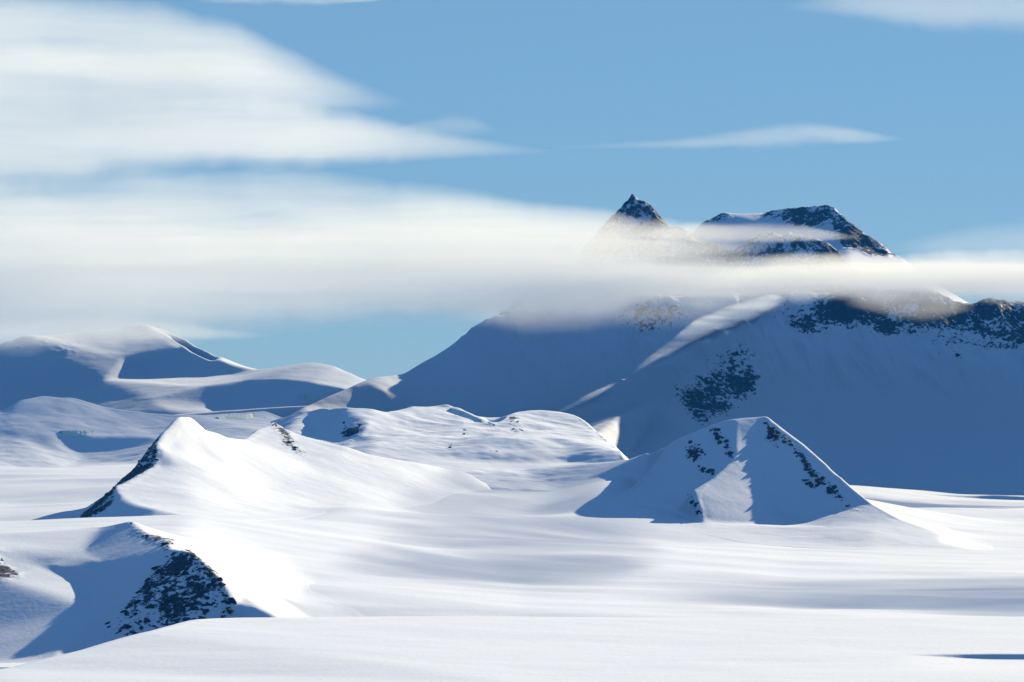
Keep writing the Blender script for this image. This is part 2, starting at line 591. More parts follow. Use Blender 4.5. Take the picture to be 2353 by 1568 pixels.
# ------------------------------------------------------------------ pointed snow peak, left of the middle
c_mat = make_terrain_mat('peak_snow_and_rock', 0.06)
c_ar = L((410, 950, 16.8), (375, 988, 16.6), (357, 1020, 16.45), (355, 1068, 16.3), (300, 1100, 16.0), (262, 1121, 15.8))
c_r = L((410, 950, 16.8), (432, 952, 16.9), (470, 985, 17.1), (510, 1003, 17.3), (555, 1008, 17.5), (590, 985, 17.8), (630, 965, 18), (660, 985, 17.9), (700, 1002, 17.85), (760, 1018, 17.8), (800, 1026, 17.8), (850, 1043, 17.82), (920, 1056, 17.9), (1000, 1070, 18.05), (1080, 1086, 18.2))
c_fl = L((372, 1000, 16.75), (335, 1040, 16.55), (300, 1082, 16.35), (235, 1152, 16.05), (165, 1202, 15.8), (95, 1232, 15.6))
terrain('snow_peak', [
    c_ar, c_r, *near(c_r), drop(c_r, 0.8, 150), L((262, 1121, 15.8), (280, 1145, 15.55), (310, 1158, 15.4), (360, 1171, 15.2), (440, 1190, 14.9)),
    L((150, 1248, 15.2), (300, 1230, 14.8), (420, 1215, 14.6)), G_((330, 17.4), (230, 16.9), (130, 16.4), (0, 16.0)),
    c_fl, *near(c_fl, 0.15, 70),
    *S((500, 1100, 16.3), (600, 1118, 16.7), (740, 1082, 17.3), (450, 1165, 15.5), (600, 1160, 16.05), (470, 1050, 16.65), (430, 1105, 16.1)),
    G_((0, 14, -40), (440, 14, -40), (560, 14.8), (760, 15.8), (900, 16.7), (1040, 17.2), (1150, 17.8), (1150, 18.6)), G_((0, 17.5), (200, 18.2), (500, 19), (1150, 19)),
], (0, 1150), (14 * K, 19 * K), (540, 560), c_mat, 'pointed snow peak with dark rocky left flank and bright sunlit right face',
    r_soft=9, r_sharp=2, blend=25, rough=7, rough_scale=70, snow_rough=6, seed=61,
    rocks=[([(400, 958), (372, 990), (362, 1075), (300, 1105), (270, 1122), (265, 1160), (235, 1180), (150, 1228), (165, 1205), (250, 1120), (330, 1035), (385, 970)], 0.80),
           ([(617, 964), (640, 965), (665, 990), (690, 1025), (715, 1048), (690, 1047), (650, 1025), (632, 990)], 0.78)])

# ------------------------------------------------------------------ row of snow domes in the middle
d_mat = make_terrain_mat('dome_snow_and_rock', 0.025)
d_crest = L((560, 985, 21.3), (640, 963, 21), (700, 945, 20.6), (790, 934, 20.1), (850, 940, 20.1), (885, 950, 20.15), (905, 940, 20.3), (935, 937, 20.4), (990, 938, 20.5), (1030, 930, 20.5), (1060, 940, 20.4), (1100, 958, 20.3), (1140, 973, 20.1),
            (1165, 958, 20.3), (1190, 946, 20.5), (1240, 943, 20.5), (1290, 949, 20.5), (1330, 960, 20.4), (1375, 990, 20.1), (1410, 1022, 19.6), (1440, 1048, 19.0), (1480, 1075, 18.8))
terrain('dome_ridge', [
    d_crest, *near(d_crest), drop(d_crest, 0.9, 150), G_((640, 18.4, -8), (800, 18.6, -8), (920, 18.8, -8), (1040, 19.0, -8), (1170, 19.0, -8), (1300, 19.0, -8), (1440, 18.6, -8)),
    G_((540, 18.2, -60), (700, 18), (1300, 18), (1520, 18)), G_((1520, 19.6), (1520, 21.6)), L((760, 1010, 19.7), (830, 1000, 19.6), (845, 968, 19.8)), *S((880, 1010, 19.4), (960, 985, 19.9), (1010, 1012, 19.45), (1060, 985, 19.85), (1100, 1012, 19.4)),
    *S((1190, 985, 19.95), (1240, 1000, 19.7), (1300, 1010, 19.5)), *S((1150, 1000, 19.75), (1140, 1030, 19.2)),
], (540, 1520), (18 * K, 21.6 * K), (480, 420), d_mat, 'row of rounded snow domes with blue ice cliffs before the big shaded mountain',
    r_soft=5, r_sharp=2, blend=14, rough=8, rough_scale=60, snow_rough=16, seed=71,
    bumps=lambda PX, D, X, Z: 9 * fbm(X / 330 + D / 600, D / 520, 75, 2, ridged=True) * sstep(330, 430, Z) * sstep(860, 960, PX),
    rocks=[([(785, 966), (820, 975), (848, 970), (835, 990), (800, 1020), (775, 1000), (790, 985)], 0.69),
           ([(1160, 965), (1190, 962), (1210, 990), (1195, 995), (1175, 1000)], 0.68)])

# ------------------------------------------------------------------ pyramid peak, right of the middle
p_mat = make_terrain_mat('pyramid_snow_and_rock', 0.055)
e_l = G_((1340, 18.95, -12), (1400, 18.75, -4), (1440, 18.6, 4)) + L((1490, 1039, 18.2), (1540, 1016, 17.75), (1575, 1001, 17.55), (1600, 990, 17.47), (1660, 966, 17.4), (1720, 958, 17.4), (1762, 953, 17.4))
e_r = L((1762, 953, 17.4), (1790, 975, 17.35), (1850, 1020, 17.22), (1900, 1065, 17.07), (1960, 1120, 16.88), (2010, 1160, 16.74), (2080, 1196, 16.58), (2160, 1225, 16.42))
terrain('pyramid_peak', [
    e_l, e_r, *near(e_l[6:]), *near(e_r[1:-2]), drop(e_l[6:], 0.7, 60), drop(e_r[:-2], 0.8, 20),
    L((1690, 967, 17.343), (1690, 1050, 17.075), (1640, 1095, 16.876), (1590, 1125, 16.722), (1610, 1192, 16.55)),
    L((1752, 964, 17.39), (1730, 1050, 17.117), (1762, 1090, 17.031), (1768, 1130, 16.91), (1810, 1195, 16.768)),
    *S(g(1475, 17.95, -16), g(1450, 17.65, -16), g(1420, 17.35, -16), g(1405, 17.05, -18), g(1430, 16.85, -18), g(1500, 16.7, -16)), L((1540, 1016, 17.75), (1500, 1075, 17.5), (1465, 1122, 17.25), (1440, 1158, 17.05), (1480, 1180, 16.95), (1540, 1188, 16.86), (1616, 1203, 16.5), (1775, 1206, 16.66), (1900, 1212, 16.45), (2000, 1222, 16.32), (2160, 1245, 16.2)),
    G_((1280, 19.3, -35), (1290, 18.4, -35), (1310, 17.6, -35), (1330, 17, -35), (1400, 16.5, -35), (1700, 16.0), (2000, 15.8), (2300, 15.8)), G_((2300, 16.6), (2300, 17.5), (2100, 18), (1800, 18.6), (1560, 19.3)),
], (1260, 2300), (15.7 * K, 19.4 * K), (580, 640), p_mat, 'pyramid-shaped snow peak with dark rock bands standing on the glacier',
    r_soft=6, r_sharp=2, blend=18, rough=6, rough_scale=50, snow_rough=5, seed=81,
    rocks=[([(1625, 980), (1650, 982), (1672, 1008), (1692, 1045), (1672, 1042), (1655, 1025), (1640, 1000)], 0.83),
           ([(1560, 1020), (1600, 1005), (1625, 1050), (1600, 1065), (1570, 1050)], 0.62), ([(1602, 1068), (1640, 1078), (1648, 1095), (1630, 1096), (1605, 1082)], 0.81),
           ([(1665, 1040), (1705, 1052), (1700, 1064), (1660, 1056)], 0.77),
           ([(1753, 968), (1772, 975), (1790, 1005), (1792, 1034), (1778, 1034), (1766, 1005)], 0.81), ([(1768, 972), (1818, 1008), (1832, 1040), (1800, 1020)], 0.81),
           ([(1815, 1030), (1845, 1042), (1885, 1085), (1930, 1130), (1960, 1165), (1985, 1180), (1955, 1174), (1920, 1142), (1880, 1110), (1845, 1072)], 0.83),
           ([(1845, 1098), (1885, 1112), (1888, 1128), (1855, 1118)], 0.75), ([(1575, 1130), (1592, 1140), (1618, 1186), (1602, 1180), (1585, 1155)], 0.79)])

# ------------------------------------------------------------------ small hill at the left edge, with hollows
h_mat = make_terrain_mat('hill_snow')
k_crest = L((-400, 990, 20.6), (0, 945, 20.8), (50, 917, 20.9), (95, 908, 21), (160, 912, 21), (230, 934, 21), (330, 945, 21), (420, 950, 21), (520, 948, 21.2), (600, 946, 21.5), (650, 960, 21.7), (720, 985, 21.8))
terrain('snow_hill', [
    k_crest, *near(k_crest), drop(k_crest, 0.9, 200), L((-400, 1090, 19.5), (0, 1080, 19.5), (150, 1078, 19.6), (300, 1068, 19.7), (450, 1050, 19.8), (720, 1020, 19.9)),
    G_((-400, 19), (760, 19)), L((20, 960, 20.6), (45, 1010, 20.3)), *S((110, 1010, 20.3)), L((140, 992, 20.42), (215, 1000, 20.4), (300, 1000, 20.4)),
    *S((150, 1034, 20.3), (190, 1058, 20.14), (250, 1040, 20.28), (330, 985, 20.7), (380, 1010, 20.3)),
], (-400, 760), (19 * K, 22.2 * K), (480, 360), h_mat, 'rounded snow hill with blue shaded hollows at the left edge', r_soft=4, r_sharp=2, blend=14, rough=0, snow_rough=13, seed=91)

# ------------------------------------------------------------------ big shaded mountain on the right
m_mat = make_terrain_mat('mountain_snow_and_rock', 0.04, (1, 1, 0.6), (0, 0.5, 0))
m_left = L((560, 1000, 23.6), (640, 966, 23.8), (700, 931, 24.0), (800, 890, 24.3), (840, 870, 24.45), (870, 863, 24.5), (925, 858, 24.65), (960, 836, 24.8), (1000, 815, 24.95), (1040, 790, 25.1), (1090, 752, 25.2), (1130, 725, 25.3),
           (1200, 702, 25.36), (1300, 680, 25.42), (1340, 681, 25.43), (1450, 680, 25.45), (1600, 672, 25.5), (1700, 672, 25.5), (1760, 680, 25.3), (1790, 690, 25.0))
m_spur = L((1790, 690, 25), (1760, 715, 24.95), (1700, 740, 24.85), (1600, 765, 24.7), (1550, 795, 24.6), (1500, 830, 24.5), (1440, 870, 24.4), (1360, 910, 24.3), (1280, 945, 24.2), (1180, 990, 24.1))
m_right = L((1790, 690, 25), (1850, 676, 25.05), (2000, 670, 25.1), (2100, 666, 25.1), (2150, 676, 25.1), (2190, 690, 25.1), (2250, 697, 25.1), (2300, 688, 25.15), (2353, 690, 25.2), (2500, 640, 25.3), (3100, 560, 25.5), (4200, 800, 26))
terrain('shaded_mountain', [
    m_left, m_spur, m_right, *near(m_left), drop(m_left, 1.1, 350), *near(m_right[1:]), drop(m_right[1:], 1.2, 500),
    L((560, 1040, 23.3), (700, 975, 23.6), (900, 955, 24.1), (1100, 965, 24.3), (1250, 965, 24.5), (1450, 890, 24.75), (1620, 800, 25.0), (1720, 745, 25.15)),
    L((850, 878, 24.37), (885, 902, 24.25)),
    L((1700, 752, 24.65), (1620, 785, 24.4), (1560, 820, 24.33), (1500, 850, 24.33)),
    L((1340, 955, 24.0), (1400, 940, 24.03), (1490, 908, 24.05), (1440, 948, 23.7), (1375, 997, 23.2)), L((1250, 990, 23.5), (1330, 990, 23.3)), L((1500, 930, 23.85), (1480, 985, 23.68), (1440, 1045, 23.35), (1400, 1060, 23.0)),
    L((1560, 985, 23.55), (1650, 985, 23.64), (1758, 1000, 23.78)), L((1530, 905, 23.95), (1560, 890, 24.0), (1640, 830, 24.35), (1700, 775, 24.6)),
    L((1757, 720, 24.88), (1757, 800, 24.55), (1758, 880, 24.25), (1758, 975, 23.93)),
    L((1840, 790, 24.65), (1950, 800, 24.67), (2100, 800, 24.65), (2353, 810, 24.65), (2700, 800, 24.7)), L((1850, 960, 24.06), (2100, 970, 24.05), (2353, 970, 24.05), (2700, 970, 24.1)),
    L((1440, 0, 23.0, 180), (1600, 0, 23.0, 150), (1800, 1130, 23.4), (1950, 1138, 23.5), (2150, 1142, 23.5), (2353, 1142, 23.5), (2800, 1142, 23.5), (4200, 1142, 23.5)),
    G_((520, 22.4), (1300, 22.4), (2000, 22.4), (3400, 22.4)), G_((520, 23.2, -40), (520, 26)),
], (520, 3400), (22.4 * K, 26.6 * K), (1000, 480), m_mat, 'huge mountain in blue shade with a long curving spur and rock along its crest',
    r_soft=4, r_sharp=2, blend=12, rough=22, rough_scale=130, snow_rough=7, seed=101, rock_soft=7, bumps=lambda PX, D, X, Z: (8 * fbm(X / 75 + D / 400, D / 700, 105, 3, ridged=True) + 40 * fbm(X / 300 + D / 900, D / 800, 107, 3, ridged=True)) * sstep(560, 760, Z) * sstep(1330, 1150, Z) * sstep(980, 1200, PX),
    rocks=[([(1520, 905), (1600, 845), (1650, 800), (1720, 765), (1752, 800), (1755, 900), (1740, 940), (1650, 970), (1590, 985), (1560, 940)], 0.76),
           ([(1370, 690), (1500, 684), (1770, 690), (1690, 720), (1560, 775), (1480, 790), (1440, 760)], 0.62),
           ([(1755, 735), (1790, 690), (1950, 675), (2120, 665), (2200, 690), (2353, 690), (2600, 640), (2600, 800), (2353, 790), (2330, 810), (2240, 800), (2190, 860), (2150, 830), (2130, 760), (2040, 750), (2020, 790), (1990, 770), (1900, 755), (1850, 765), (1800, 750)], 0.78),
           ([(1085, 755), (1130, 725), (1200, 700), (1350, 680), (1300, 700), (1180, 720), (1130, 745), (1040, 800), (1035, 793)], 0.65), ([(1790, 720), (1950, 715), (2353, 705), (2353, 835), (2100, 790), (1820, 790)], 0.64), ([(1990, 768), (2030, 780), (2022, 796), (1998, 792)], 0.85), ([(1420, 700), (1470, 700), (1440, 770), (1420, 790)], 0.7), ([(1500, 700), (1560, 700), (1510, 790), (1470, 830)], 0.72), ([(1600, 700), (1650, 700), (1580, 780), (1540, 800)], 0.72)])

# ------------------------------------------------------------------ sharp rock peak and jagged ridge behind
r_mat = make_terrain_mat('rock_peak_rock', 0.03, rock=(0.024, 0.037, 0.072))
s_crest = L((1150, 720, 27.4), (1250, 650, 27.5), (1340, 570, 27.6), (1380, 530, 27.6), (1405, 503, 27.6), (1425, 480, 27.6), (1445, 460, 27.6), (1455, 448, 27.6), (1463, 454, 27.6), (1480, 465, 27.6), (1500, 482, 27.6), (1535, 511, 27.5), (1590, 545, 27.4), (1640, 570, 27.3), (1690, 578, 27.2),
            (1715, 560, 27.1), (1748, 542, 27.0), (1765, 533, 27.0), (1850, 545, 27.0), (1900, 558, 27.0), (1928, 582, 27.0), (1990, 640, 27), (2080, 720, 27))
terrain('rock_peak', [s_crest, *near(s_crest), drop(s_crest, 0.9, 700), L((1100, 800, 26.9), (1340, 720, 26.9), (1455, 640, 27.1), (1640, 690, 26.8), (1760, 680, 26.6), (1900, 690, 26.6), (2120, 760, 26.6)),
                      L((1100, 0, 26.3, 700), (2150, 0, 26.3, 700)), L((1440, 520, 27.45), (1430, 600, 27.25))],
        (1120, 2120), (26.3 * K, 28.5 * K), (420, 300), r_mat, 'sharp dark rock peak and jagged ridge rising through the cloud', r_soft=3, r_sharp=1, blend=0, rough=55, rough_scale=170,
        snow_rough=4, seed=111, rocks=[([(1100, 700), (1340, 540), (1455, 440), (1560, 500), (1690, 560), (1760, 525), (1940, 560), (2100, 700), (2100, 900), (1100, 900)], 0.74)])

u_crest = L((1480, 640, 29.3), (1560, 560, 29.3), (1612, 514, 29.4), (1640, 500, 29.5), (1660, 490, 29.5), (1700, 497, 29.6), (1740, 495, 29.6), (1760, 489, 29.5), (1790, 481, 29.4), (1850, 476, 29.3), (1900, 473, 29.2), (1920, 480, 29.15), (1945, 505, 29.05), (2000, 545, 28.9),
            (2050, 580, 28.8), (2075, 594, 28.7), (2150, 650, 28.6), (2300, 740, 28.5))
terrain('high_summit', [u_crest, *near(u_crest), drop(u_crest, 1.0, 900), L((1480, 740, 28.3), (1640, 620, 28.5), (1740, 600, 28.6), (1850, 600, 28.55), (1950, 610, 28.2), (2100, 680, 28.0), (2300, 800, 27.9)),
                        L((1450, 0, 27.8, 700), (2330, 0, 27.8, 700)), L((1790, 520, 29.15), (1880, 540, 28.95), (1950, 560, 28.75))],
        (1460, 2320), (27.8 * K, 30.4 * K), (420, 300), r_mat, 'broad summit with dark rock top and sunlit right ridge above the cloud band', r_soft=3, r_sharp=1, blend=0, rough=24, rough_scale=110,
        snow_rough=4, seed=121, rocks=[([(1600, 520), (1640, 495), (1665, 486), (1680, 496), (1690, 510), (1640, 520)], 0.80), ([(1740, 498), (1760, 485), (1850, 470), (1910, 466), (1950, 500), (2075, 590), (2000, 590), (1930, 560), (1850, 525), (1800, 520)], 0.80)])

# ------------------------------------------------------------------ far mountain on the left
l_mat = make_terrain_mat('far_mountain_snow_and_rock', 0.014)
l_crest = L((-500, 830, 26.9), (0, 787, 27.2), (50, 768, 27.3), (110, 770, 27.4), (160, 762, 27.5), (270, 752, 27.6), (330, 742, 27.6), (385, 757, 27.6), (440, 785, 27.35), (500, 815, 27.15), (560, 840, 27.0), (605, 853, 26.9), (660, 838, 26.6), (720, 831, 26.5), (770, 840, 26.4), (830, 866, 26.2), (920, 905, 26.0))
terrain('far_mountain', [
    l_crest, *near(l_crest), drop(l_crest, 1.0, 450), L((270, 752, 27.6), (282, 820, 27.0), (240, 872, 26.65)), L((383, 775, 27.5), (410, 830, 27.3), (450, 872, 27.12)), L((392, 768, 27.4), (440, 797, 27.1), (500, 826, 26.92), (540, 840, 26.85), (583, 850, 26.8)),
    L((-500, 960, 26.4), (0, 945, 26.6), (150, 915, 26.5), (240, 872, 26.65), (320, 868, 26.85), (450, 872, 27.12), (540, 862, 26.75)),
    L((350, 918, 25.9), (450, 890, 26.1), (560, 873, 26.2), (650, 872, 26.05), (720, 880, 25.9), (790, 892, 25.75)), L((380, 942, 25.72), (500, 934, 25.9), (610, 928, 25.85)), L((720, 922, 25.4), (800, 918, 25.4)),
    L((-500, 0, 25.6, 350), (250, 970, 25.6), (600, 965, 25.6), (950, 0, 25.6, 350)), L((-500, 0, 25.2, 250), (950, 0, 25.2, 250)),
], (-500, 950), (25.2 * K, 28.8 * K), (520, 360), l_mat, 'distant snow mountain at left with its top in the cloud', r_soft=4, r_sharp=2, blend=0, rough=12, rough_scale=120,
    snow_rough=5, seed=131, rocks=[([(0, 790), (50, 768), (130, 770), (100, 800), (0, 815)], 0.57), ([(120, 800), (180, 780), (200, 775), (150, 830), (110, 850)], 0.58), ([(380, 757), (440, 783), (500, 813), (440, 795)], 0.6)])


# ------------------------------------------------------------------ rocks, ice cliffs: pieces standing on the terrain
def locate(T, px, py):
    """first point of a terrain seen at (px, py): returns x, y, z"""
    i = int(np.clip(round(float(np.interp(px, T['px'], np.arange(len(T['px']))))), 0, len(T['px']) - 1))
    col, kp = T['py'][:, i], T['keep'][:, i]
    hit = np.nonzero((col <= py) & kp)[0]
    if len(hit) == 0:
        return None
    j = hit[0]
    d, z = T['d'][j], T['z'][j, i]
    if j > 0:
        a, b = col[j - 1], col[j]
        f = np.clip((py - a) / (b - a), 0, 1) if abs(b - a) > 1e-6 else 1.0
        d = T['d'][j - 1] * (1 - f) + d * f
        z = T['z'][j - 1, i] * (1 - f) + z * f
    return Vector(((px - CX) / F * d, d, z))


def rock_mesh(k):
    import bmesh
    r = random.Random(900 + k)
    bm = bmesh.new()
    for _ in range(15):
        v = Vector((r.gauss(0, 1), r.gauss(0, 1), r.gauss(0, 1))).normalized()
        v = Vector((v.x * r.uniform(0.7, 1.25), v.y * r.uniform(0.6, 1.0), v.z * r.uniform(0.55, 1.0)))
        bm.verts.new(v)
    bmesh.ops.convex_hull(bm, input=bm.verts)
    for v in [v for v in bm.verts if not v.link_faces]:
        bm.verts.remove(v)
    bmesh.ops.triangulate(bm, faces=bm.faces)
    me = bpy.data.meshes.new('rock')
    bm.to_mesh(me); bm.free()
    me.materials.append(MAT_ROCK)
    return me


ROCKS = [rock_mesh(k) for k in range(10)]


def put_rock(T, px, py, size, r):
    p = locate(T, px, py)
    if p is None:
        return
    o = bpy.data.objects.new('rock', r.choice(ROCKS))
    o.location = p + Vector((0, 0, -0.15 * size))
    o.rotation_euler = (r.uniform(-0.5, 0.5), r.uniform(-0.5, 0.5), r.uniform(0, 6.28))
    o.scale = (size * r.uniform(0.8, 1.4), size * r.uniform(0.7, 1.1), size * r.uniform(0.6, 1.0))
    link(o, T['obj'])


def rock_field(name, polys, n, size, seed):
    """rocks scattered in clumps over outlines on a terrain, the bigger ones rarer"""
    T, r = TERR[name], random.Random(seed)
    area = [abs(sum(a[0] * b[1] - b[0] * a[1] for a, b in zip(p, p[1:] + p[:1]))) for p in polys]
    for poly, A in zip(polys, area):
        m = max(3, int(n * A / sum(area)))
        x0, x1 = min(p[0] for p in poly), max(p[0] for p in poly)
        y0, y1 = min(p[1] for p in poly), max(p[1] for p in poly)
        done = tries = 0
        while done < m and tries < m * 60:
            tries += 1
            x, y = r.uniform(x0, x1), r.uniform(y0, y1)
            if not inside(poly, np.array([x]), np.array([y]))[0]:
                continue
            if float(fbm(np.array([x / 22.0]), np.array([y / 16.0]), seed, 2)[0]) < -0.05 and r.random() < 0.75:
                continue
            put_rock(T, x, y, size * (0.32 + 1.7 * r.random() ** 3.2), r)
            done += 1


def ice_cliff(name, upper, lower, out=8.0, back=40.0, seed=1):
    """a broken face of blue ice: a solid band from its upper to its lower edge, proud of the slope"""
    T, r = TERR[name], random.Random(seed)
    up, lo = np.array(upper, float), np.array(lower, float)
    n = max(6, int((up[-1, 0] - up[0, 0]) / 3.0))
    t = np.linspace(0, 1, n)
    tu = np.linspace(0, 1, len(up)); tl = np.linspace(0, 1, len(lo))
    verts, quads = [], []
    for i, k in enumerate(t):
        ux, uy = np.interp(k, tu, up[:, 0]), np.interp(k, tu, up[:, 1])
        lx, ly = np.interp(k, tl, lo[:, 0]), np.interp(k, tl, lo[:, 1])
        a = locate(T, ux, uy); b = locate(T, lx, ly)
        if a is None or b is None:
            return None
        jag = (0.5 * math.sin(k * 9 + seed) + r.uniform(-0.2, 0.2)) * out
        e = math.sin(math.pi * k) ** 0.5
        f = b + Vector((0, -(out + jag) * 0.3 * e, 0))
        tp = Vector((a.x, b.y * 0.6 + a.y * 0.4 + jag, a.z + 1.0))
        verts += [tuple(f + Vector((0, 0, -10))), tuple(f), tuple((f + tp) * 0.5 + Vector((0, r.uniform(-0.1, 0.1) * out, 0))), tuple(tp), tuple(a + Vector((0, back, -1))), tuple(a + Vector((0, back, -60)))]
    for i in range(n - 1):
        for q in range(6):
            w = (q + 1) % 6
            quads.append((i * 6 + q, (i + 1) * 6 + q, (i + 1) * 6 + w, i * 6 + w))
    me = mesh_from('ice_cliff', np.array(verts), np.array(quads), MAT_ICE, smooth=False)
    return link(bpy.data.objects.new('ice_cliff', me), T['obj'])


rock_field('rocky_spur', [KNOB], 240, 8.5, 5)
rock_field('rocky_spur', [[(297, 1198), (330, 1222), (385, 1238), (405, 1236), (393, 1258), (378, 1268), (350, 1245), (318, 1236)], [(-10, 1268), (30, 1310), (50, 1324), (5, 1330)], [(395, 1430), (420, 1428), (425, 1442), (400, 1445)]], 46, 6.5, 6)
rock_field('snow_peak', [[(398, 965), (372, 992), (360, 1025), (360, 1070), (300, 1104), (266, 1124), (255, 1165), (200, 1195), (160, 1222), (250, 1124), (330, 1040), (385, 975)]], 150, 8.0, 7)
rock_field('snow_peak', [[(618, 966), (638, 966), (662, 990), (688, 1025), (712, 1047), (690, 1045), (655, 1024), (634, 990)]], 46, 7.0, 8)
rock_field('dome_ridge', [[(785, 968), (820, 976), (846, 972), (835, 990), (800, 1018), (778, 1000), (790, 985)], [(1165, 966), (1188, 964), (1206, 988), (1190, 992), (1175, 997)], [(1062, 990), (1078, 985), (1082, 1000), (1066, 1004)], [(1030, 1015), (1050, 1028), (1046, 1036), (1028, 1022)], [(1120, 1028), (1150, 1036), (1148, 1042), (1122, 1034)]], 64, 7.0, 9)
rock_field('pyramid_peak', [[(1627, 983), (1650, 984), (1672, 1010), (1690, 1043), (1672, 1040), (1655, 1023), (1640, 1000)], [(1560, 1022), (1600, 1008), (1625, 1048), (1600, 1062), (1572, 1048)], [(1602, 1070), (1640, 1080), (1646, 1093), (1630, 1094), (1606, 1082)],
                            [(1755, 970), (1772, 977), (1788, 1005), (1790, 1032), (1778, 1032), (1767, 1005)], [(1770, 974), (1816, 1010), (1830, 1038), (1800, 1018)],
                            [(1818, 1032), (1845, 1045), (1885, 1088), (1930, 1132), (1958, 1165), (1982, 1179), (1955, 1172), (1920, 1140), (1880, 1108), (1848, 1072)], [(1847, 1100), (1884, 1113), (1886, 1126), (1857, 1117)],
                            [(1577, 1132), (1592, 1142), (1616, 1184), (1602, 1178), (1587, 1155)]], 260, 10.5, 10)
rock_field('shaded_mountain', [[(1522, 903), (1600, 847), (1650, 802), (1720, 768), (1750, 800), (1752, 900), (1738, 938), (1650, 968), (1592, 982), (1562, 940)],
                               [(1760, 738), (1795, 700), (1950, 700), (2040, 740), (2020, 785), (1990, 768), (1900, 755), (1850, 763), (1800, 750)], [(2140, 760), (2200, 700), (2353, 695), (2353, 785), (2330, 805), (2240, 798), (2190, 855), (2155, 830)]], 60, 15, 11)

# broken blue ice along the dome crests, on the hollows and in the icefall at the left
for k, (nm, u, l) in enumerate([
    ('dome_ridge', [(1036, 938), (1065, 946), (1100, 962), (1138, 976)], [(1036, 946), (1065, 957), (1100, 970), (1138, 979)]),
    ('snow_hill', [(500, 958), (530, 952), (560, 954), (585, 950)], [(505, 964), (530, 962), (560, 963), (584, 960)]),
    ('snow_hill', [(140, 990), (170, 990), (215, 990)], [(145, 1000), (172, 1003), (213, 998)]),
    ('far_mountain', [(690, 905), (715, 914), (735, 920)], [(692, 912), (716, 922), (734, 928)]),
]):
    ice_cliff(nm, u, l, seed=k)

# ------------------------------------------------------------------ clouds: closed, lens-like bodies of fog
CLOUD_MAT = make_cloud_mat('cloud_fog', 0.0023)
THIN_MAT = make_cloud_mat('thin_fog', 0.0006)


def cloud(label, top, bot, d, T0, mat=None, seed=1, streak=(560, 48), amp=0.5, skew=1.0, ends=(0.25, 0.25), name='cloud', cat='cloud', group='streaks of stratus cloud in the sky', power=1.7, res=(260, 64)):
    """top / bot: edges of the body as seen from the survey point; d: distance (km); T0: half thickness (m)"""
    top, bot = np.array(top, float), np.array(bot, float)
    p0, p1 = top[0, 0], top[-1, 0]
    nx, nt = res
    px = np.linspace(p0, p1, nx)
    ty, by = np.interp(px, top[:, 0], top[:, 1]), np.interp(px, bot[:, 0], bot[:, 1])
    for _ in range(30):
        for a in (ty, by):
            a[1:-1] = 0.25 * a[:-2] + 0.5 * a[1:-1] + 0.25 * a[2:]
    hgt = np.clip((by - ty) / 90.0, 0, 1.6)
    ty = ty + hgt * (7 * fbm(px / 170, px * 0 + seed, seed + 61, 3) + 3 * fbm(px / 45, px * 0 + seed, seed + 62, 2))
    by = by + hgt * (9 * fbm(px / 150, px * 0 + seed, seed + 63, 3) + 4 * fbm(px / 45, px * 0 + seed, seed + 64, 2))
    t = np.linspace(0, 1, nt)
    PX, T = np.meshgrid(px, t)
    PY = ty[None, :] * (1 - T) + by[None, :] * T
    u = (PX - p0) / (p1 - p0)
    end = sstep(0, ends[0], u) * sstep(0, ends[1], 1 - u)
    N = 1 + amp * fbm(PX / streak[0], PY / streak[1], seed, 4, 0.55) + 0.22 * amp * fbm(PX / 150, PY / 26, seed + 50, 3)
    W = np.sin(np.pi * T ** skew) ** power * end * np.clip(N, 0.05, 3)
    W[0, :] = W[-1, :] = 0
    W[:, 0] = W[:, -1] = 0
    vary = 120.0
    if isinstance(d, (list, tuple)):
        d, vary = np.interp(PX, [q[0] for q in d], [q[1] for q in d]), 10.0
    d = d * K
    H = T0 * W
    dc = d + vary * fbm(PX / 500, PY / 200, seed + 77, 2)
    def pos(dd):
        return np.stack([(PX - CX) / F * d, dd, CAMZ + (HY - PY) / F * d], -1).reshape(-1, 3)
    fr, bk = pos(dc - H), pos(dc + H)
    n = nx * nt
    ii = np.arange(n).reshape(nt, nx)
    rim = np.zeros((nt, nx), bool); rim[0] = rim[-1] = True; rim[:, 0] = rim[:, -1] = True
    jj = np.where(rim, ii, ii + n)
    qf = np.stack([ii[:-1, :-1], ii[1:, :-1], ii[1:, 1:], ii[:-1, 1:]], -1).reshape(-1, 4)
    qb = np.stack([jj[:-1, :-1], jj[:-1, 1:], jj[1:, 1:], jj[1:, :-1]], -1).reshape(-1, 4)
    V, Q = np.concatenate([fr, bk]), np.concatenate([qf, qb])
    used = np.zeros(2 * n, bool); used[Q.ravel()] = True
    rm = np.cumsum(used) - 1
    o = link(bpy.data.objects.new(name, mesh_from(name, V[used], rm[Q], mat or CLOUD_MAT)))
    return tag(o, label, cat, group)


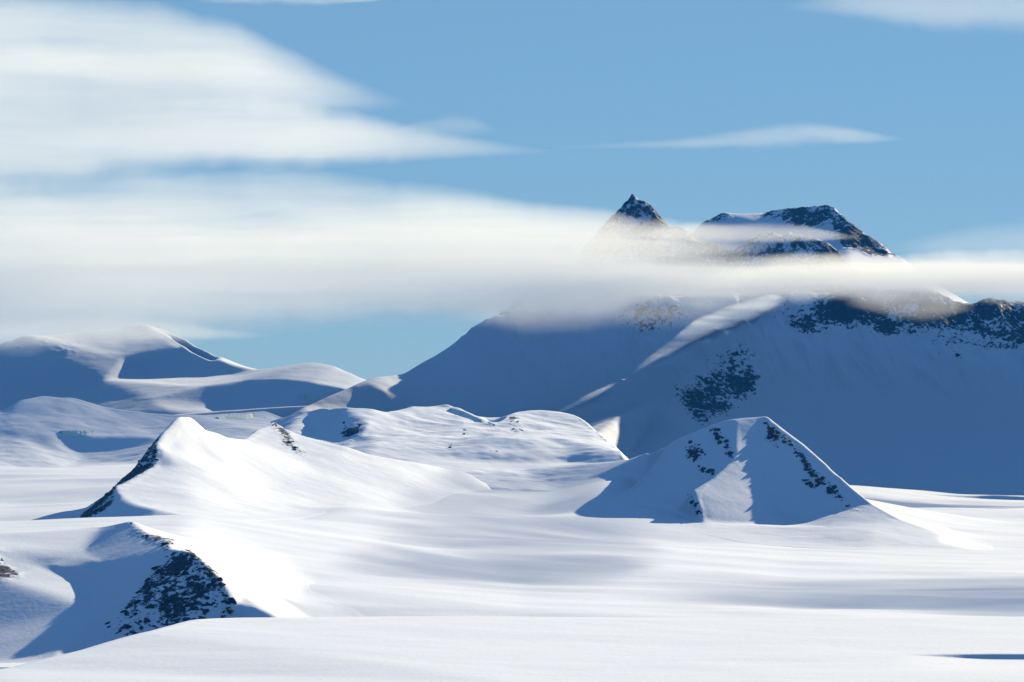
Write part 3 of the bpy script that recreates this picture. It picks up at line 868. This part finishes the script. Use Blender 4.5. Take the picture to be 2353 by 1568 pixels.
VEIL_MAT = make_cloud_mat('cloud_veil', 0.0009)
cloud('large white cloud bank filling the top left corner', [(-700, -110), (0, -50), (200, -22), (400, 10), (560, 55), (700, 120), (800, 170), (960, 240)],
      [(-700, 330), (0, 300), (400, 290), (700, 275), (960, 248)], 26, 640, VEIL_MAT, seed=3, ends=(0.1, 0.3), amp=0.6, power=1.3)
cloud('brighter layer low in the top left cloud bank, tapering to a point at right', [(-700, 150), (0, 170), (300, 185), (600, 215), (850, 262), (1000, 300), (1300, 348)],
      [(-700, 480), (0, 452), (250, 425), (450, 396), (700, 390), (950, 374), (1300, 352)], 26.3, 700, VEIL_MAT, seed=5, ends=(0.1, 0.35), amp=0.6, power=1.4)
cloud('bright streak in the upper part of the top left cloud bank', [(-700, 60), (0, 75), (300, 90), (600, 120), (780, 175), (900, 225)], [(-700, 200), (0, 205), (300, 210), (600, 215), (780, 222), (900, 230)], 26.6, 420, VEIL_MAT, seed=6, ends=(0.1, 0.5), amp=0.9, power=2)
cloud('faint small cloud puff at the tip of the long streak', [(880, 300), (960, 275), (1040, 258), (1100, 268), (1150, 300)], [(880, 306), (1000, 322), (1060, 326), (1150, 306)], 26.4, 150, THIN_MAT, seed=8, power=2)
cloud('wide cloud band stretching from the left edge to the sharp rock peak', [(-700, 420), (0, 408), (300, 395), (600, 382), (800, 392), (1000, 422), (1200, 455), (1350, 478), (1450, 490), (1600, 500), (1800, 540)],
      [(-700, 835), (0, 826), (300, 820), (500, 792), (700, 765), (900, 748), (1100, 744), (1200, 738), (1350, 725), (1450, 705), (1600, 660), (1800, 575)], 23.2, 930, VEIL_MAT, seed=11, ends=(0.1, 0.16), streak=(620, 40), amp=0.75, power=1.2)
cloud('dense core of the wide cloud band at left', [(-700, 500), (0, 500), (500, 520), (900, 535), (1250, 535), (1650, 575)],
      [(-700, 800), (0, 792), (500, 756), (900, 728), (1250, 720), (1650, 640)], 23.5, 640, VEIL_MAT, seed=12, ends=(0.1, 0.25), streak=(620, 30), amp=0.9, power=1.4)
cloud('low cloud band lying across the shaded mountain to the right edge', [(820, 650), (1000, 620), (1200, 590), (1400, 585), (1600, 592), (1800, 584), (1950, 574), (2060, 582), (2200, 568), (2353, 566), (3100, 580)],
      [(820, 716), (1000, 728), (1200, 730), (1400, 722), (1600, 712), (1800, 708), (2000, 706), (2150, 708), (2353, 716), (3100, 718)], 23.6, 640, CLOUD_MAT, seed=14, ends=(0.2, 0.1), streak=(520, 30), amp=0.7, power=1.6)
cloud('ragged cloud cap resting on the far left mountain', [(-300, 745), (0, 730), (250, 722), (420, 735), (640, 770)], [(-300, 800), (0, 806), (250, 800), (420, 790), (640, 776)], 26.2, 420, VEIL_MAT, seed=37, ends=(0.2, 0.4), amp=0.8)
cloud('thin veil of cloud across the face of the broad summit', [(1430, 530), (1600, 505), (1750, 510), (1850, 514), (1990, 545)], [(1430, 548), (1600, 560), (1750, 562), (1850, 558), (1990, 552)], 26.0, 420, VEIL_MAT, seed=17, amp=0.8)
cloud('small lens-shaped cloud high right above the summits', [(1250, 336), (1550, 318), (1660, 300), (1750, 280), (1850, 274), (1950, 286), (2090, 318)], [(1250, 346), (1600, 348), (1750, 346), (1850, 340), (2000, 334), (2090, 324)], 26.8, 230, VEIL_MAT, seed=19, power=2.4, ends=(0.6, 0.2), amp=0.8)
cloud('faint wisp along the top edge, left of centre', [(440, 0), (600, -50), (750, -50), (920, -14)], [(440, 8), (600, 22), (750, 18), (920, -4)], 27, 420, THIN_MAT, seed=21, power=2)
cloud('faint wisp in the top right corner', [(1780, 10), (1950, -40), (2200, -70), (2800, -90)], [(1780, 22), (1950, 48), (2150, 88), (2800, 80)], 27.2, 330, THIN_MAT, seed=23, power=2)
cloud('pale mist clinging to the crest at the right of the shaded mountain', [(1930, 680), (2060, 648), (2150, 652), (2250, 700)], [(1930, 704), (2060, 742), (2150, 746), (2250, 716)], 24.1, 170, VEIL_MAT, seed=25, power=1.6, amp=0.8)
cloud('pale mist below the cloud band at the left shoulder of the shaded mountain', [(1020, 715), (1200, 660), (1400, 650), (1560, 660), (1850, 672)], [(1020, 735), (1200, 790), (1400, 765), (1600, 765), (1850, 706)], 23.9, 260, THIN_MAT, seed=27, amp=0.8, power=2)
LIT_STRIP_MAT = make_cloud_mat('lit_strip_fog', 0.008, 0.1, (0.78, 0.88, 1.0))  # bright fog added along the spur crest in place of its sunlit snow
cloud('fog body standing in for the sunlit snow strip and its mist on the upper spur crest', [(1450, 850), (1540, 782), (1600, 732), (1700, 696), (1760, 680), (1810, 668)], [(1450, 872), (1540, 826), (1600, 792), (1700, 762), (1760, 732), (1810, 700)],
      [(1440, 24.34), (1500, 24.40), (1550, 24.48), (1600, 24.56), (1700, 24.72), (1760, 24.84), (1800, 24.88)], 110, LIT_STRIP_MAT, seed=33, power=1.7, ends=(0.45, 0.2), name='lit_strip', cat='fog strip', group='fog strips added as sunlit snow along the spur', streak=(110, 9), amp=1.1, skew=0.7)
cloud('fog body standing in for the sunlit snow low on the spur above the snow domes', [(1270, 948), (1320, 922), (1370, 896), (1420, 874)], [(1270, 956), (1320, 940), (1370, 914), (1420, 884)],
      [(1270, 24.12), (1360, 24.22), (1440, 24.32)], 60, LIT_STRIP_MAT, seed=34, power=1.3, ends=(0.3, 0.3), name='lit_strip', cat='fog strip', group='fog strips added as sunlit snow along the spur', streak=(150, 14))
cloud('faint haze streak beside the broad summit at the right edge', [(2020, 560), (2150, 525), (2353, 490), (2900, 470)], [(2020, 590), (2150, 600), (2353, 605), (2900, 590)], 27, 170, THIN_MAT, seed=29, ends=(.2, .1))


SHEET_MAT = make_cloud_mat('cloud_sheet_fog', 0.0011)


def cloud_sheet(label, x0, x1, d0, d1, alt, T0, seed, amp=0.9, streak=(900, 260), skew=0.0):
    """a flat sheet of high cloud, up-sun of the stretch of glacier (x0..x1 m, d0..d1 km) that it dims"""
    nx, ny = 120, 60
    x, y = np.meshgrid(np.linspace(x0, x1, nx), np.linspace(d0 * K, d1 * K, ny))
    t = alt / SUN.z
    u, v = (x - x0) / (x1 - x0), (y - d0 * K) / ((d1 - d0) * K)
    W = (np.sin(np.pi * u) * np.sin(np.pi * v)) ** 1.1 * np.clip(0.75 + amp * fbm((x + skew * y) / streak[0], y / streak[1], seed, 4, 0.55) * 1.6, 0.02, 3)
    W[0] = W[-1] = 0; W[:, 0] = W[:, -1] = 0
    X, Y, Z = x + SUN.x * t, y + SUN.y * t, alt + 60 * fbm(x / 1500, y / 900, seed + 4, 2)
    n = nx * ny
    lo = np.stack([X, Y, Z - T0 * W], -1).reshape(-1, 3); hi = np.stack([X, Y, Z + T0 * W], -1).reshape(-1, 3)
    ii = np.arange(n).reshape(ny, nx)
    rim = np.zeros((ny, nx), bool); rim[0] = rim[-1] = True; rim[:, 0] = rim[:, -1] = True
    jj = np.where(rim, ii, ii + n)
    qf = np.stack([ii[:-1, :-1], ii[1:, :-1], ii[1:, 1:], ii[:-1, 1:]], -1).reshape(-1, 4)
    qb = np.stack([jj[:-1, :-1], jj[:-1, 1:], jj[1:, 1:], jj[1:, :-1]], -1).reshape(-1, 4)
    V, Q = np.concatenate([lo, hi]), np.concatenate([qf, qb])
    used = np.zeros(2 * n, bool); used[Q.ravel()] = True
    rm = np.cumsum(used) - 1
    o = link(bpy.data.objects.new('cloud_sheet', mesh_from('cloud_sheet', V[used], rm[Q], SHEET_MAT)))
    return tag(o, label, kind='stuff')


cloud_sheet('thin high cloud sheet outside the frame that dims the middle of the glacier', -700, 450, 12.6, 16.6, 3200, 230, 201, skew=0.25)
cloud_sheet('thin high cloud sheet outside the frame that dims the right of the glacier', 250, 3200, 11.9, 13.9, 3300, 250, 202, skew=-0.3)
cloud_sheet('thin high cloud sheet outside the frame that dims the far bowl of the glacier', -800, 100, 16.4, 18.2, 3250, 190, 203)

# ------------------------------------------------------------------ the air between: a faint blue haze round the whole place
def haze_box():
    m, n, l = new_mat('haze_air')
    out = n.new('ShaderNodeOutputMaterial')
    v = n.new('ShaderNodeVolumePrincipled')
    v.inputs['Color'].default_value = (0.03, 0.31, 1.0, 1)
    v.inputs['Density'].default_value = 3.4e-6
    v.inputs['Anisotropy'].default_value = 0.0
    l.new(v.outputs[0], out.inputs['Volume'])
    x, y0, y1, z0, z1 = 24000.0, -4000.0, 47500.0, -700.0, 4300.0
    V = np.array([(-x, y0, z0), (x, y0, z0), (x, y1, z0), (-x, y1, z0), (-x, y0, z1), (x, y0, z1), (x, y1, z1), (-x, y1, z1)])
    Q = np.array([(0, 3, 2, 1), (4, 5, 6, 7), (0, 1, 5, 4), (1, 2, 6, 5), (2, 3, 7, 6), (3, 0, 4, 7)])
    o = link(bpy.data.objects.new('haze', mesh_from('haze', V, Q, m, smooth=False)))
    tag(o, 'faint blue haze in the air over the glacier', kind='stuff')


haze_box()
